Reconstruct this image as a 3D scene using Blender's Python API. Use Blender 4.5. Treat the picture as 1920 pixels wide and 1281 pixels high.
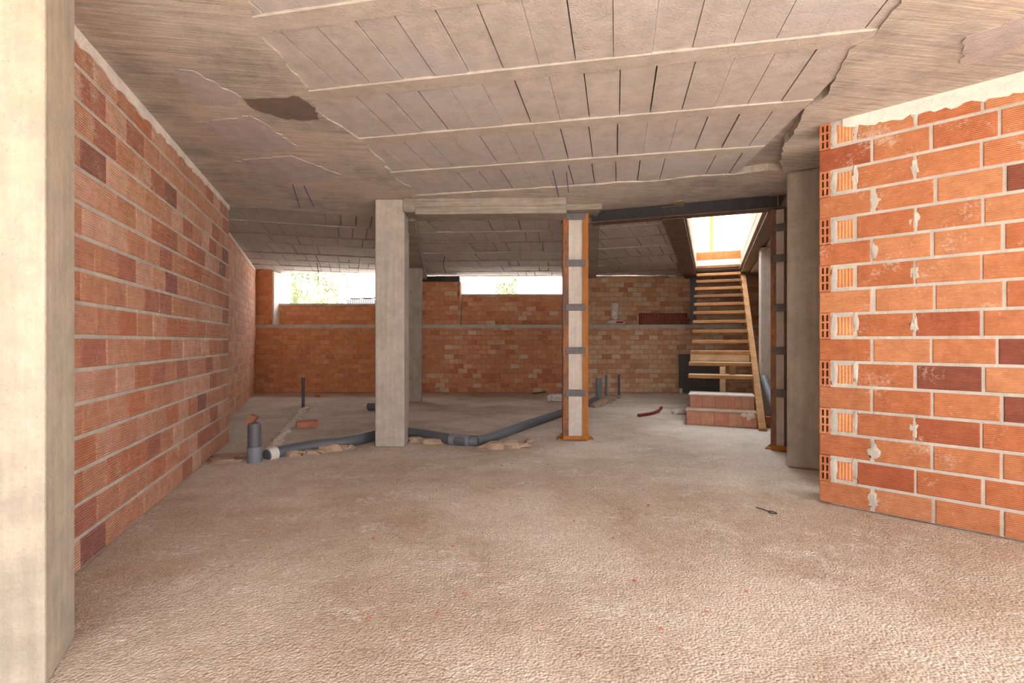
import bpy, bmesh, math, random
from mathutils import Vector, Matrix
R = random.Random(7)
scn = bpy.context.scene
for o in list(bpy.data.objects): bpy.data.objects.remove(o)
COL = scn.collection

# ------------------------------------------------------------------ camera, world, light, exposure
CAMZ = 1.04
FPX = 960.0                                  # focal length in pixels of the 1920 px frame (18 mm on 36 mm)
cam = bpy.data.cameras.new('camera'); cam.lens = 18.0; cam.sensor_width = 36.0; cam.sensor_fit = 'HORIZONTAL'
cam.clip_start = 0.05
camo = bpy.data.objects.new('camera', cam); COL.objects.link(camo)
camo.location = (0, 0, CAMZ); camo.rotation_euler = (math.radians(90), 0, 0)
scn.camera = camo
w = bpy.data.worlds.new('overcast_sky'); scn.world = w; w.use_nodes = True
w.node_tree.nodes['Background'].inputs[0].default_value = (0.90, 0.955, 1.0, 1)
w.node_tree.nodes['Background'].inputs[1].default_value = 1.0
vs = scn.view_settings
vs.view_transform = 'Standard'; vs.look = 'None'; vs.gamma = 1.0; vs.use_curve_mapping = False
vs.exposure = 3.15
scn.cycles.diffuse_bounces = 8; scn.cycles.max_bounces = 12
def portal(name, loc, rot, sx, sy):            # guides sampling of the sky through an opening; gives off no light of its own
    L = bpy.data.lights.new(name, 'AREA'); L.shape = 'RECTANGLE'; L.size = sx; L.size_y = sy
    L.cycles.is_portal = True
    o = bpy.data.objects.new(name, L); COL.objects.link(o); o.location = loc; o.rotation_euler = rot
PI = math.pi; YREAR = -2.2; R2X = 3.84
sun = bpy.data.lights.new('sun_offscreen', 'SUN'); sun.energy = 5.0; sun.angle = math.radians(1.0); sun.color = (1.0, .98, .96)
suno = bpy.data.objects.new('sun_offscreen', sun); COL.objects.link(suno); suno.rotation_euler = (math.radians(45), 0, math.radians(12))   # high behind the camera
portal('opening_behind_offscreen', (0.9, YREAR-.05, 1.2), (PI/2, 0, 0), 3.6, 2.5)             # opening behind the camera, facing +Y
portal('window_band_daylight', (-1.0, 10.98, 2.15), (-PI/2, 0, 0), 9.0, 0.75)           # window band in the back wall, facing -Y
portal('opening_right_offscreen', (R2X+.05, -.35, 1.2), (0, math.radians(90), 0), 2.4, 3.7)      # open side beside the camera, facing -X
portal('stair_opening_daylight', (2.9, 7.3, 2.85), (0, 0, math.radians(-21)), 1.0, 4.9)  # stair opening, facing down

# ------------------------------------------------------------------ helpers
def lin(r, g, b):
    f = lambda c: ((c/255+0.055)/1.055)**2.4 if c > 10 else c/255/12.92
    return (f(r), f(g), f(b), 1.0)
def fl(px, py, z=0.0):                       # point of the plane at height z seen at a photo pixel
    Y = FPX*(CAMZ-z)/(py-640.5); return Vector(((px-960)/FPX*Y, Y))
def at(px, py, Y): return Vector(((px-960)/FPX*Y, Y, CAMZ+(640.5-py)/FPX*Y))

class MB:
    def __init__(s): s.v = []; s.f = []; s.m = []
    def add(s, vs_, fs, M=None, mi=0):
        n = len(s.v)
        s.v += [tuple(M @ Vector(v)) if M else tuple(v) for v in vs_]
        s.f += [tuple(i+n for i in f) for f in fs]; s.m += [mi]*len(fs)
    def box(s, x0, x1, y0, y1, z0, z1, M=None, mi=0):
        s.add([(x0,y0,z0),(x1,y0,z0),(x1,y1,z0),(x0,y1,z0),(x0,y0,z1),(x1,y0,z1),(x1,y1,z1),(x0,y1,z1)],
              [(0,3,2,1),(4,5,6,7),(0,1,5,4),(1,2,6,5),(2,3,7,6),(3,0,4,7)], M, mi)
    def prism(s, poly, z0, z1, M=None, mi=0):
        n = len(poly)
        a = sum(poly[i][0]*poly[(i+1)%n][1]-poly[(i+1)%n][0]*poly[i][1] for i in range(n))
        if a < 0: poly = poly[::-1]
        s.add([(p[0],p[1],z0) for p in poly]+[(p[0],p[1],z1) for p in poly],
              [tuple(range(n-1,-1,-1)), tuple(range(n,2*n))]+[(i,(i+1)%n,(i+1)%n+n,i+n) for i in range(n)], M, mi)
    def tube(s, path, r, n=12, caps=True, mi=0):
        path = [Vector(p) for p in path]; rs = r if isinstance(r, (list, tuple)) else [r]*len(path)
        rings = []; up = Vector((0,0,1))
        for i, p in enumerate(path):
            t = (path[min(i+1,len(path)-1)]-path[max(i-1,0)]).normalized()
            a = t.cross(up)
            if a.length < 1e-3: a = t.cross(Vector((0,1,0)))
            a.normalize(); b = a.cross(t)
            rings.append([p+(a*math.cos(2*PI*k/n)+b*math.sin(2*PI*k/n))*rs[i] for k in range(n)])
        vs_ = [v for ring in rings for v in ring]; fs = []
        for i in range(len(path)-1):
            for k in range(n): fs.append((i*n+k, i*n+(k+1)%n, (i+1)*n+(k+1)%n, (i+1)*n+k))
        if caps: fs += [tuple(range(n-1,-1,-1)), tuple(range((len(path)-1)*n, len(path)*n))]
        s.add(vs_, fs, None, mi)
    def lump(s, c, rx, ry, rz, seed=0, seg=10, rng=6, amp=.25, flat=None):
        rr = random.Random(seed); vs_ = []; fs = []
        for i in range(rng+1):
            th = PI*i/rng
            for k in range(seg):
                ph = 2*PI*k/seg; q = 1+amp*(rr.random()-.5)*2*math.sin(th)
                z = c[2]+rz*math.cos(th)*q
                if flat is not None: z = max(z, flat)
                vs_.append((c[0]+rx*math.sin(th)*math.cos(ph)*q, c[1]+ry*math.sin(th)*math.sin(ph)*q, z))
        for i in range(rng):
            for k in range(seg): fs.append((i*seg+k, i*seg+(k+1)%seg, (i+1)*seg+(k+1)%seg, (i+1)*seg+k))
        s.add(vs_, fs)
    def mesh(s, name, mats, smooth=False):
        me = bpy.data.meshes.new(name); me.from_pydata(s.v, [], s.f)
        for m in (mats if isinstance(mats, (list, tuple)) else [mats]): me.materials.append(m)
        me.polygons.foreach_set('material_index', s.m)
        bm = bmesh.new(); bm.from_mesh(me); bmesh.ops.recalc_face_normals(bm, faces=bm.faces); bm.to_mesh(me); bm.free()
        if smooth:
            me.polygons.foreach_set('use_smooth', [True]*len(me.polygons))
            try: me.set_sharp_from_angle(angle=math.radians(40))
            except Exception: pass
        me.update(); return me
    def build(s, name, mats, parent=None, loc=(0,0,0), rz=0, smooth=False):
        return link(name, s.mesh(name, mats, smooth), parent, loc, rz)
def link(name, data, parent=None, loc=(0,0,0), rz=0):
    o = bpy.data.objects.new(name, data); COL.objects.link(o); o.location = loc; o.rotation_euler = (0,0,rz)
    if parent is not None: o.parent = parent
    return o
def struct(o): o['kind'] = 'structure'; return o
def stuff(o): o['kind'] = 'stuff'; return o
def tag(o, label, cat, group=None):
    o['label'] = label; o['category'] = cat
    if group: o['group'] = group
    return o
def empty(name, loc, rz=0): return link(name, None, None, loc, rz)
def bevel(o, wdt=.006, seg=1):
    m = o.modifiers.new('edge', 'BEVEL'); m.width = wdt; m.segments = seg; m.limit_method = 'ANGLE'; return o
def clip(poly, conv):                         # Sutherland-Hodgman: poly clipped by a convex polygon
    n = len(conv)
    if sum(conv[i][0]*conv[(i+1)%n][1]-conv[(i+1)%n][0]*conv[i][1] for i in range(n)) < 0: conv = conv[::-1]
    out = [tuple(p) for p in poly]
    for i in range(n):
        a, b = conv[i], conv[(i+1)%n]; src = out; out = []
        side = lambda p: (b[0]-a[0])*(p[1]-a[1])-(b[1]-a[1])*(p[0]-a[0])
        for k in range(len(src)):
            p, q = src[k-1], src[k]; sp, sq = side(p), side(q)
            if (sp < 0) != (sq < 0):
                t = sp/(sp-sq); out.append((p[0]+(q[0]-p[0])*t, p[1]+(q[1]-p[1])*t))
            if sq >= 0: out.append(q)
        if not out: return []
    return out
def area(p): return abs(sum(p[i-1][0]*p[i][1]-p[i][0]*p[i-1][1] for i in range(len(p))))/2
def rough(pts, amp, step, seed):              # a polyline made ragged
    rr = random.Random(seed); out = []
    for i in range(len(pts)-1):
        a, b = Vector(pts[i]), Vector(pts[i+1]); n = max(1, int((b-a).length/step))
        for k in range(n):
            p = a.lerp(b, k/n)
            out.append((p.x+rr.uniform(-amp,amp), p.y+rr.uniform(-amp,amp)) if k else tuple(p))
    out.append(tuple(pts[-1])); return out

# ------------------------------------------------------------------ materials
class NT:
    def __init__(s, name):
        s.m = bpy.data.materials.new(name); s.m.use_nodes = True; s.t = s.m.node_tree; s.N = s.t.nodes; s.b = s.N['Principled BSDF']
    def n(s, typ, ins=None, **kw):
        q = s.N.new(typ)
        for k, v in kw.items(): setattr(q, k, v)
        for k, v in (ins or {}).items():
            if hasattr(v, 'is_output'): s.t.links.new(v, q.inputs[k])
            else: q.inputs[k].default_value = v
        return q
    def pos(s, sc=(1,1,1), rz=0, obj=False):
        src = s.n('ShaderNodeTexCoord').outputs['Object'] if obj else s.n('ShaderNodeNewGeometry').outputs['Position']
        return s.n('ShaderNodeMapping', {'Vector': src, 'Scale': sc, 'Rotation': (0,0,rz)}).outputs[0]
    def noise(s, vec, scale, detail=5, rough=.6, out='Fac'):
        return s.n('ShaderNodeTexNoise', {'Vector': vec, 'Scale': scale, 'Detail': detail, 'Roughness': rough}).outputs[out]
    def ramp(s, fac, lo, hi, clo=(0,0,0,1), chi=(1,1,1,1)):
        q = s.n('ShaderNodeValToRGB', {'Fac': fac}); e = q.color_ramp.elements
        e[0].position = lo; e[0].color = clo; e[1].position = hi; e[1].color = chi; return q.outputs[0]
    def mix(s, fac, a, b, mode='MIX'):
        q = s.n('ShaderNodeMix', data_type='RGBA', blend_type=mode)
        for i, v in ((0, fac), (6, a), (7, b)):
            if hasattr(v, 'is_output'): s.t.links.new(v, q.inputs[i])
            else: q.inputs[i].default_value = v
        return q.outputs[2]
    def math(s, op, a, b=0.0, c=0.0):
        q = s.n('ShaderNodeMath', operation=op)
        for i, v in enumerate((a, b, c)):
            if hasattr(v, 'is_output'): s.t.links.new(v, q.inputs[i])
            else: q.inputs[i].default_value = v
        return q.outputs[0]
    def bump(s, h, dist=.01, strength=1.0, nrm=None):
        ins = {'Height': h, 'Distance': dist, 'Strength': strength}
        if nrm is not None: ins['Normal'] = nrm
        return s.n('ShaderNodeBump', ins).outputs[0]
    def done(s, col, rough=.9, nrm=None, metal=0.0, spec=.25):
        for k, v in (('Base Color', col), ('Roughness', rough), ('Metallic', metal), ('Specular IOR Level', spec)):
            if hasattr(v, 'is_output'): s.t.links.new(v, s.b.inputs[k])
            else: s.b.inputs[k].default_value = v
        if nrm is not None: s.t.links.new(nrm, s.b.inputs['Normal'])
        return s.m

def mat_plain(name, c, var=.12, scale=9, rough=.85, bump=.002, metal=0, spec=.25, stretch=(1,1,1)):
    t = NT(name); p = t.pos(stretch); f = t.noise(p, scale, 6, .65)
    dk = tuple(v*(1-var*1.6) for v in c[:3])+(1,); lt = tuple(min(1, v*(1+var)) for v in c[:3])+(1,)
    col = t.ramp(f, .3, .7, dk, lt)
    return t.done(col, rough, t.bump(t.noise(p, scale*8, 4), bump), metal, spec)

def mat_brick(name, attr=False, grooves=0.0125, depth=.005, vert=False):
    t = NT(name)
    if attr: tint = t.n('ShaderNodeAttribute', attribute_name='tint').outputs['Color']
    else: tint = t.n('ShaderNodeObjectInfo').outputs['Color']
    p = t.pos(); n1 = t.noise(p, 14, 5, .6); n2 = t.noise(p, 60, 4, .7); n3 = t.noise(p, 4.3, 6, .7)
    col = t.mix(1, tint, t.ramp(n1, .25, .75, (.8,.76,.74,1), (1.12,1.12,1.12,1)), 'MULTIPLY')
    col = t.mix(1, col, t.ramp(n2, .3, .7, (.9,.9,.9,1), (1.07,1.07,1.07,1)), 'MULTIPLY')
    # lime bloom and mortar wiped over the faces
    col = t.mix(t.math('MULTIPLY', t.ramp(t.math('MULTIPLY', n3, t.math('ADD', n2, .5)), .60, .74), .55), col, lin(205,190,172))
    oc = t.n('ShaderNodeSeparateXYZ', {0: t.pos(obj=True)}).outputs
    nr = t.bump(n2, .003)
    if grooves:
        g = t.math('SINE', t.math('MULTIPLY', oc[0] if vert else oc[2], 2*PI/grooves))
        nr = t.bump(t.math('MULTIPLY', t.math('ADD', g, 1), .5), depth, 1.0, nr)
    return t.done(col, .88, nr, 0, .2)

def mat_concrete(name, c, board=None, var=.14, c2=None, drips=False):
    t = NT(name); p = t.pos(); n1 = t.noise(p, 2.2, 7, .65); n2 = t.noise(p, 9, 7, .7); n3 = t.noise(p, 90, 3, .6)
    dk = tuple(v*(1-var*1.7) for v in c[:3])+(1,); lt = tuple(min(1, v*(1+var)) for v in c[:3])+(1,)
    col = t.ramp(n1, .3, .7, dk, lt)
    col = t.mix(1, col, t.ramp(n2, .28, .72, (.8,.8,.8,1), (1.12,1.12,1.12,1)), 'MULTIPLY')
    if c2: col = t.mix(t.math('MULTIPLY', t.ramp(t.noise(p, 1.1, 5, .7), .5, .68), .75), col, c2)
    col = t.mix(t.math('MULTIPLY', t.ramp(n3, .64, .72), .35), col, tuple(v*.45 for v in c[:3])+(1,))
    h = t.math('ADD', t.math('MULTIPLY', n2, .7), t.math('MULTIPLY', n3, .3)); dist = .012
    if board:                                  # timber grain and board joints left by the formwork
        ang, bw = board
        q = t.pos((1,1,1), ang); gx = t.n('ShaderNodeMapping', {'Vector': q, 'Scale': (1.6,34,34)}).outputs[0]
        g = t.noise(gx, 1.6, 6, .7)
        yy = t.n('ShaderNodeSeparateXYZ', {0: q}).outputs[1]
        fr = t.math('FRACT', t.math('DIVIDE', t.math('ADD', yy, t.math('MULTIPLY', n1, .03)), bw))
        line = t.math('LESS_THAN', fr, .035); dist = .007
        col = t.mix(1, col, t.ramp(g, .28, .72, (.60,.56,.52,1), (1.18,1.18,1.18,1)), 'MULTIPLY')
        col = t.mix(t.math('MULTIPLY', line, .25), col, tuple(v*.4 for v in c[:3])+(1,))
        h = t.math('ADD', h, t.math('SUBTRACT', t.math('MULTIPLY', g, .8), line))
    if drips:
        gx = t.n('ShaderNodeMapping', {'Vector': p, 'Scale': (22,22,1.1)}).outputs[0]
        g = t.noise(gx, 1.3, 4, .6)
        col = t.mix(1, col, t.ramp(g, .3, .7, (.88,.88,.87,1), (1.07,1.06,1.05,1)), 'MULTIPLY')
    return t.done(col, .92, t.bump(h, dist), 0, .2)

def mat_rust(name, base, rust, amt=.5, rough=.65):
    t = NT(name); p = t.pos((1,1,.35)); n1 = t.noise(p, 7, 7, .7); n2 = t.noise(p, 40, 5, .7)
    f = t.ramp(t.math('ADD', t.math('MULTIPLY', n1, .75), t.math('MULTIPLY', n2, .25)), amt-.08, amt+.1)
    col = t.mix(f, base, rust)
    col = t.mix(1, col, t.ramp(n2, .3, .7, (.75,.72,.7,1), (1.15,1.12,1.1,1)), 'MULTIPLY')
    return t.done(col, rough, t.bump(n2, .002), 0, .35)

def mat_wood(name, c, rz=0, dark=.55, rough=.7):
    t = NT(name); q = t.n('ShaderNodeMapping', {'Vector': t.pos((1,1,1), obj=True), 'Scale': (2.2,26,26)}).outputs[0]
    g = t.noise(q, 1.5, 7, .7); n = t.noise(t.pos(), 6, 4, .6)
    col = t.ramp(g, .3, .72, tuple(v*dark for v in c[:3])+(1,), tuple(min(1,v*1.15) for v in c[:3])+(1,))
    col = t.mix(1, col, t.ramp(n, .3, .7, (.8,.78,.74,1), (1.1,1.1,1.1,1)), 'MULTIPLY')
    return t.done(col, rough, t.bump(g, .003), 0, .3)

def mat_floor():
    t = NT('sandy_concrete_screed'); p = t.pos()
    big = t.noise(p, .55, 5, .6); mid = t.noise(p, 2.4, 7, .7); fine = t.noise(p, 34, 6, .75); grit = t.noise(p, 130, 3, .7)
    col = t.ramp(mid, .28, .72, lin(188,168,150), lin(226,214,200))
    col = t.mix(t.ramp(big, .46, .56), col, t.ramp(mid, .3, .7, lin(218,204,190), lin(240,230,218)))
    lime = t.ramp(t.math('MULTIPLY', t.noise(t.pos((1,1.5,1)), 1.9, 8, .75), t.math('ADD', .6, t.math('MULTIPLY', fine, .8))), .55, .66)
    col = t.mix(t.math('MULTIPLY', lime, .6), col, lin(240,236,232))
    col = t.mix(1, col, t.ramp(fine, .25, .75, (.74,.71,.68,1), (1.12,1.12,1.12,1)), 'MULTIPLY')
    col = t.mix(1, col, t.ramp(grit, .3, .7, (.66,.63,.60,1), (1.1,1.1,1.1,1)), 'MULTIPLY')
    vor = t.n('ShaderNodeTexVoronoi', {'Vector': p, 'Scale': 95.0}).outputs['Distance']
    h = t.math('ADD', t.math('MULTIPLY', fine, .30), t.math('ADD', t.math('MULTIPLY', grit, .30), t.math('MULTIPLY', t.math('SUBTRACT', 1, vor), .55)))
    near = t.n('ShaderNodeMapRange', {0: mid, 1: .3, 2: .6, 3: .45, 4: 1.0}).outputs[0]
    return t.done(col, .95, t.bump(t.math('MULTIPLY', h, near), .013), 0, .15)

M = {}
M['brick'] = mat_brick('ribbed_terracotta')
M['brick_fine'] = mat_brick('fine_ribbed_terracotta', grooves=.0105, depth=.0025)
M['brick_small'] = mat_brick('smooth_terracotta', grooves=0)
M['brick_attr'] = mat_brick('smooth_terracotta_far', attr=True, grooves=0)
M['brick_vert'] = mat_brick('upright_ribbed_terracotta', grooves=.018, depth=.003, vert=True)
M['mortar'] = mat_concrete('grey_mortar', lin(192,183,172), var=.10)
M['mortar_warm'] = mat_concrete('sandy_mortar', lin(176,150,128), var=.12)
M['hole'] = mat_plain('clay_inside', lin(176,108,78))
M['column_conc'] = mat_concrete('smooth_cast_concrete', lin(172,160,150), drips=True, var=.09)
M['pillar_conc'] = mat_concrete('pale_cast_concrete', lin(176,165,150), drips=True, var=.09, c2=lin(186,164,138))
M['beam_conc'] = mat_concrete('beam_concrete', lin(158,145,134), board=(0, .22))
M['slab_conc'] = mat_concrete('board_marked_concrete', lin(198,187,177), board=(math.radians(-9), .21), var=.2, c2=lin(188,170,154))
M['block'] = mat_concrete('ceiling_block', lin(186,175,168), var=.06, c2=lin(176,170,172))
M['joist'] = mat_concrete('precast_joist', lin(182,170,159), var=.07)
M['patch'] = mat_concrete('smooth_grey_block', lin(178,166,162), var=.05)
M['dark_patch'] = mat_concrete('damp_grey_mortar', lin(122,106,96), var=.08)
M['joist_dark'] = mat_concrete('stained_joist', lin(160,142,128), var=.12)
M['plaster'] = mat_concrete('white_plaster', lin(226,214,204), var=.05)
M['floor'] = mat_floor()
M['black_steel'] = mat_rust('black_primed_steel', lin(52,50,52), lin(92,72,62), .62)
M['brown_steel'] = mat_rust('brown_rusted_steel', lin(84,64,54), lin(112,82,62), .5)
M['tan_steel'] = mat_rust('dusty_steel', lin(134,112,92), lin(92,72,58), .6)
M['rust_l'] = mat_rust('purple_brown_rust', lin(108,76,62), lin(160,100,44), .52)
M['rust_r'] = mat_rust('orange_rust', lin(168,104,34), lin(134,84,44), .6)
M['batten'] = mat_rust('grey_steel_plate', lin(104,100,100), lin(128,108,94), .66)
M['grey_steel'] = mat_plain('grey_primer', lin(84,84,86), .06)
M['core'] = mat_concrete('pale_column_core', lin(206,194,184), drips=True, var=.06)
M['wood'] = mat_wood('raw_pine', lin(190,138,88))
M['wood_dark'] = mat_wood('weathered_board', lin(150,108,74))
M['wood_pale'] = mat_wood('dusty_board', lin(212,180,146), dark=.75)
M['pvc'] = mat_plain('grey_pvc', lin(88,88,94), .06, 6, .5, .0005, 0, .4)
M['pvc_light'] = mat_plain('light_grey_pvc', lin(116,120,126), .06, 6, .5, .0005, 0, .4)
M['pvc_white'] = mat_plain('white_pvc', lin(205,200,194), .08, 8, .6, .001)
M['red_pvc'] = mat_plain('dark_red_tube', lin(128,42,52), .1, 12, .5, .0005)
M['panel'] = mat_plain('dark_grey_board', lin(92,88,86), .07, 5)
M['plastic'] = mat_plain('white_plastic_bag', lin(225,218,214), .06, 20, .5, .004)
M['red_print'] = mat_plain('red_print', lin(190,60,64), .1, 30)
M['wire'] = mat_plain('black_wire', lin(32,29,28), .1, 20, .6, .0003)
M['yellow'] = mat_plain('yellow_painted_steel', lin(196,128,24), .08, 8, .5, .0005)
M['white_wall'] = mat_concrete('white_concrete', lin(206,205,202), var=.08)
M['leaf'] = mat_plain('hedge_leaves', lin(112,116,84), .25, 3, .7, .002)
M['ground'] = mat_plain('pale_gravel', lin(206,200,190), .08, 6)
M['blue'] = mat_plain('blue_chalk', lin(100,96,150), .1, 30)

# ------------------------------------------------------------------ bricks
def brick_mesh(L, H, out=.006, deep=.02, ch=.0035):       # centred face brick; front faces -y
    b = MB(); x, z = L/2, H/2
    rings = [(-x,-z,deep,0),(-x,-z,-out+ch,0),(-x,-z,-out,ch)]
    vs_ = []
    for (_, _, y, c) in rings:
        vs_ += [(-x+c,y,-z+c),(x-c,y,-z+c),(x-c,y,z-c),(-x+c,y,z-c)]
    fs = []
    for r in range(2):
        for k in range(4): fs.append((r*4+k, r*4+(k+1)%4, r*4+4+(k+1)%4, r*4+4+k))
    fs.append((8,9,10,11)); b.add(vs_, fs); return b
def hollow_mesh(W, H, depth, out=.006, nx=2, nz=3, wall=.012, hole=.05, body=True):  # brick end with nx x nz cells; front at -out
    b = MB(); cw = (W-wall*(nx+1))/nx; chh = (H-wall*(nz+1))/nz
    xs = [-W/2]; zs = [-H/2]
    for i in range(nx): xs += [xs[-1]+wall, xs[-1]+wall+cw]
    xs.append(W/2)
    for i in range(nz): zs += [zs[-1]+wall, zs[-1]+wall+chh]
    zs.append(H/2)
    for i in range(len(xs)-1):
        for k in range(len(zs)-1):
            x0, x1, z0, z1 = xs[i], xs[i+1], zs[k], zs[k+1]
            if i % 2 and k % 2:
                y0, y1 = -out, -out+hole
                b.add([(x0,y0,z0),(x1,y0,z0),(x1,y0,z1),(x0,y0,z1),(x0,y1,z0),(x1,y1,z0),(x1,y1,z1),(x0,y1,z1)],
                      [(0,4,5,1),(1,5,6,2),(2,6,7,3),(3,7,4,0),(4,7,6,5)], None, 1)
            else: b.add([(x0,-out,z0),(x1,-out,z0),(x1,-out,z1),(x0,-out,z1)], [(0,1,2,3)])
    if body:
        x, z, y0, y1 = W/2, H/2, -out, depth
        b.add([(-x,y0,-z),(x,y0,-z),(x,y0,z),(-x,y0,z),(-x,y1,-z),(x,y1,-z),(x,y1,z),(-x,y1,z)],
              [(0,1,5,4),(1,2,6,5),(2,3,7,6),(3,0,4,7),(4,5,6,7)])
    return b
def keep_normals(b, name, mats):
    me = bpy.data.meshes.new(name); me.from_pydata(b.v, [], b.f)
    for m in mats: me.materials.append(m)
    me.polygons.foreach_set('material_index', b.m); me.update(); return me

CACHE = {}
class Wall:
    """mortar body from p0 to p1 (front on the right-hand side of that direction); bricks become children"""
    def __init__(s, name, p0, p1, z0, z1, thick=.14, mortar='mortar', back=0.0, holes=None):
        p0, p1 = Vector(p0), Vector(p1); d = p1-p0; s.len = d.length; s.rz = math.atan2(d.y, d.x); s.z0, s.z1 = z0, z1
        b = MB()
        if holes: b.box(holes[0], holes[1], .07, thick, z0, z1)
        a_, c_ = (0, s.len) if not holes else ((holes[1], s.len) if holes[0] == 0 else (0, holes[0]))
        b.box(a_, c_, back, thick, z0, z1)
        s.o = struct(b.build(name, M[mortar], None, (p0.x, p0.y, 0), s.rz))
        s.items = []                          # x0, x1, z0, z1, tint, kind
    def course(s, z0, z1, cuts, tints, kind='brick'):
        for (a, b_) in cuts:
            if b_-a > .02: s.items.append((a, b_, z0, z1, tints(), kind))
    def lay(s, x0, x1, z0, z1, L, H, j, tints, shift=.5, jit=.0, zj=.0, kind='brick', phase=0, zjoint=None):
        k = 0; z = z0
        while z < z1-.02:
            zt = min(z+H-(zjoint or j), z1)
            x = x0-(L*shift if (k+phase) % 2 else 0)+R.uniform(-jit, jit)
            while x < x1:
                l = L+R.uniform(-jit, jit)*.5
                a, b_ = max(x, x0), min(x+l-j*.8, x1)
                if b_-a > .025: s.items.append((a, b_, z+R.uniform(-zj,zj)*.3, zt+R.uniform(-zj,zj)*.3, tints(a, (z+zt)/2), kind))
                x += l
            z += H; k += 1
    def build(s, mat='brick', limit=300, out=.006, key=None, attr='brick_attr'):
        items = s.items
        if len(items) > limit:
            items = sorted(items, key=key) if key else items
            rest = items[limit:]; items = items[:limit]
            b = MB(); tl = []
            for (a, c, z0, z1, t, kd) in rest:
                bb = brick_mesh(c-a, z1-z0, out); b.add(bb.v, bb.f, Matrix.Translation(((a+c)/2, 0, (z0+z1)/2))); tl += [t]*len(bb.f)
            me = b.mesh('brick_rest', M[attr]); at_ = me.color_attributes.new('tint', 'FLOAT_COLOR', 'CORNER')
            for p, t in zip(me.polygons, tl):
                for li in p.loop_indices: at_.data[li].color = t
            stuff(link('far_bricks', me, s.o))
        for (a, c, z0, z1, t, kd) in items:
            L, H = round(c-a, 2), round(z1-z0, 3); k = (kd, L, H, mat)
            if k not in CACHE:
                if kd == 'hole': CACHE[k] = keep_normals(hollow_mesh(L, H, .068, out, hole=.066), 'hollow_brick_end', [M['brick_small'], M['hole']])
                else: CACHE[k] = brick_mesh(L, H, out).mesh('face_brick', M['brick_vert' if kd == 'vert' else mat])
            o = link('brick', CACHE[k], s.o, ((a+c)/2, R.uniform(-.0015,.0015), (z0+z1)/2)); o.color = t
            if c-a > .03: o.scale.x = (c-a)/L
def palette(cols, wts, var=.06):
    def f(*a):
        c = R.choices(cols, wts)[0]; q = 1+R.uniform(-var, var); h = R.uniform(-var, var)*.5
        l = lin(*c); return (min(1,l[0]*q), min(1,l[1]*q*(1+h)), min(1,l[2]*q*(1+h)), 1)
    return f
PR = palette([(188,122,84),(182,112,76),(194,132,94),(164,92,64),(134,78,62)], [5,4,4,1.3,.4], .04)
PLn = palette([(202,146,118),(208,156,130),(214,168,146),(184,124,104),(158,110,98),(198,132,102)], [5,5,3,1.8,.8,2], .04)
PFL = palette([(204,148,118),(210,158,130),(198,138,108)], [3,3,2])
PBL = palette([(210,142,96),(204,134,90),(214,150,104),(196,130,94)], [4,3,3,1], .04)
PBM = palette([(200,138,100),(206,148,110),(188,120,86),(212,168,134),(208,180,152)], [5,4,1.6,1.2,.6], .04)
PBR = palette([(208,166,134),(214,176,144),(200,150,116),(188,132,102),(212,188,162)], [4,4,3,1,1.4], .04)

# ------------------------------------------------------------------ setting: floor
CEIL = 2.45
def grid_floor():
    import numpy as np
    xs = [-7.2]
    while xs[-1] < 6.6: xs.append(xs[-1]+(.016 if -2.4 < xs[-1] < 2.9 else .1))
    ys = [YREAR]
    while ys[-1] < 10.9: ys.append(ys[-1]+(.1 if ys[-1] < 1.2 else (.014 if ys[-1] < 3.2 else (.026 if ys[-1] < 5 else .07))))
    xs, ys = np.array(xs), np.array(ys); X, Y = np.meshgrid(xs, ys)
    rng = np.random.default_rng(5); Zf = np.zeros_like(X)
    def vnoise(sx, sy):
        g = rng.random((256,256)); x = X/sx+500; y = Y/sy+500; ix = np.floor(x).astype(int); iy = np.floor(y).astype(int)
        fx = x-ix; fy = y-iy; fx = fx*fx*(3-2*fx); fy = fy*fy*(3-2*fy); w_ = lambda i, j: g[i % 256, j % 256]
        return (w_(ix,iy)*(1-fx)+w_(ix+1,iy)*fx)*(1-fy)+(w_(ix,iy+1)*(1-fx)+w_(ix+1,iy+1)*fx)*fy-.5
    for sx, sy, am in ((1.1,1.1,.010),(.3,.3,.003)): Zf += am*vnoise(sx,sy)
    rough_ = np.clip(vnoise(.8,.6)*2.2+.75, .25, 1.2)           # some areas trowelled smoother than others
    for sx, sy, am in ((.07,.07,.002),(.032,.032,.0018)): Zf += am*rough_*vnoise(sx,sy)
    Zf -= .004
    n = len(xs); m = len(ys); me = bpy.data.meshes.new('floor')
    idx = (np.arange(m-1)[:,None]*n+np.arange(n-1)[None,:]).ravel(); F = np.stack([idx,idx+1,idx+n+1,idx+n],1)
    me.vertices.add(n*m); me.vertices.foreach_set('co', np.stack([X,Y,Zf],2).ravel())
    me.loops.add(F.size); me.loops.foreach_set('vertex_index', F.ravel()); me.polygons.add(len(F))
    me.polygons.foreach_set('loop_start', np.arange(len(F))*4); me.polygons.foreach_set('use_smooth', np.ones(len(F), bool))
    me.materials.append(M['floor']); me.update(); me.validate(); struct(link('floor', me))
    b = MB(); b.box(-7.4, 6.8, -6, 11.2, -.4, -.06); struct(b.build('floor_base', M['ground']))
grid_floor()

# ------------------------------------------------------------------ left walls
A, B = Vector((-1.969,2.325)), Vector((-2.935,5.30))
dl = (B-A).normalized(); A0 = A-dl*.75
W = Wall('wall_left', A0, B, 0, CEIL)
rowh = .1526
def tint_left(x, z): return PLn()
W.lay(0, W.len, 0.004, CEIL-.05, .257, rowh, .011, tint_left, jit=.012, zj=.004, zjoint=.019)
W.build('brick')
# thickness of the wall's free end
b = MB(); e = Vector((dl.y, -dl.x))
M4 = Matrix.Translation((A0.x, A0.y, 0)) @ Matrix.Rotation(W.rz, 4, 'Z')
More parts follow.
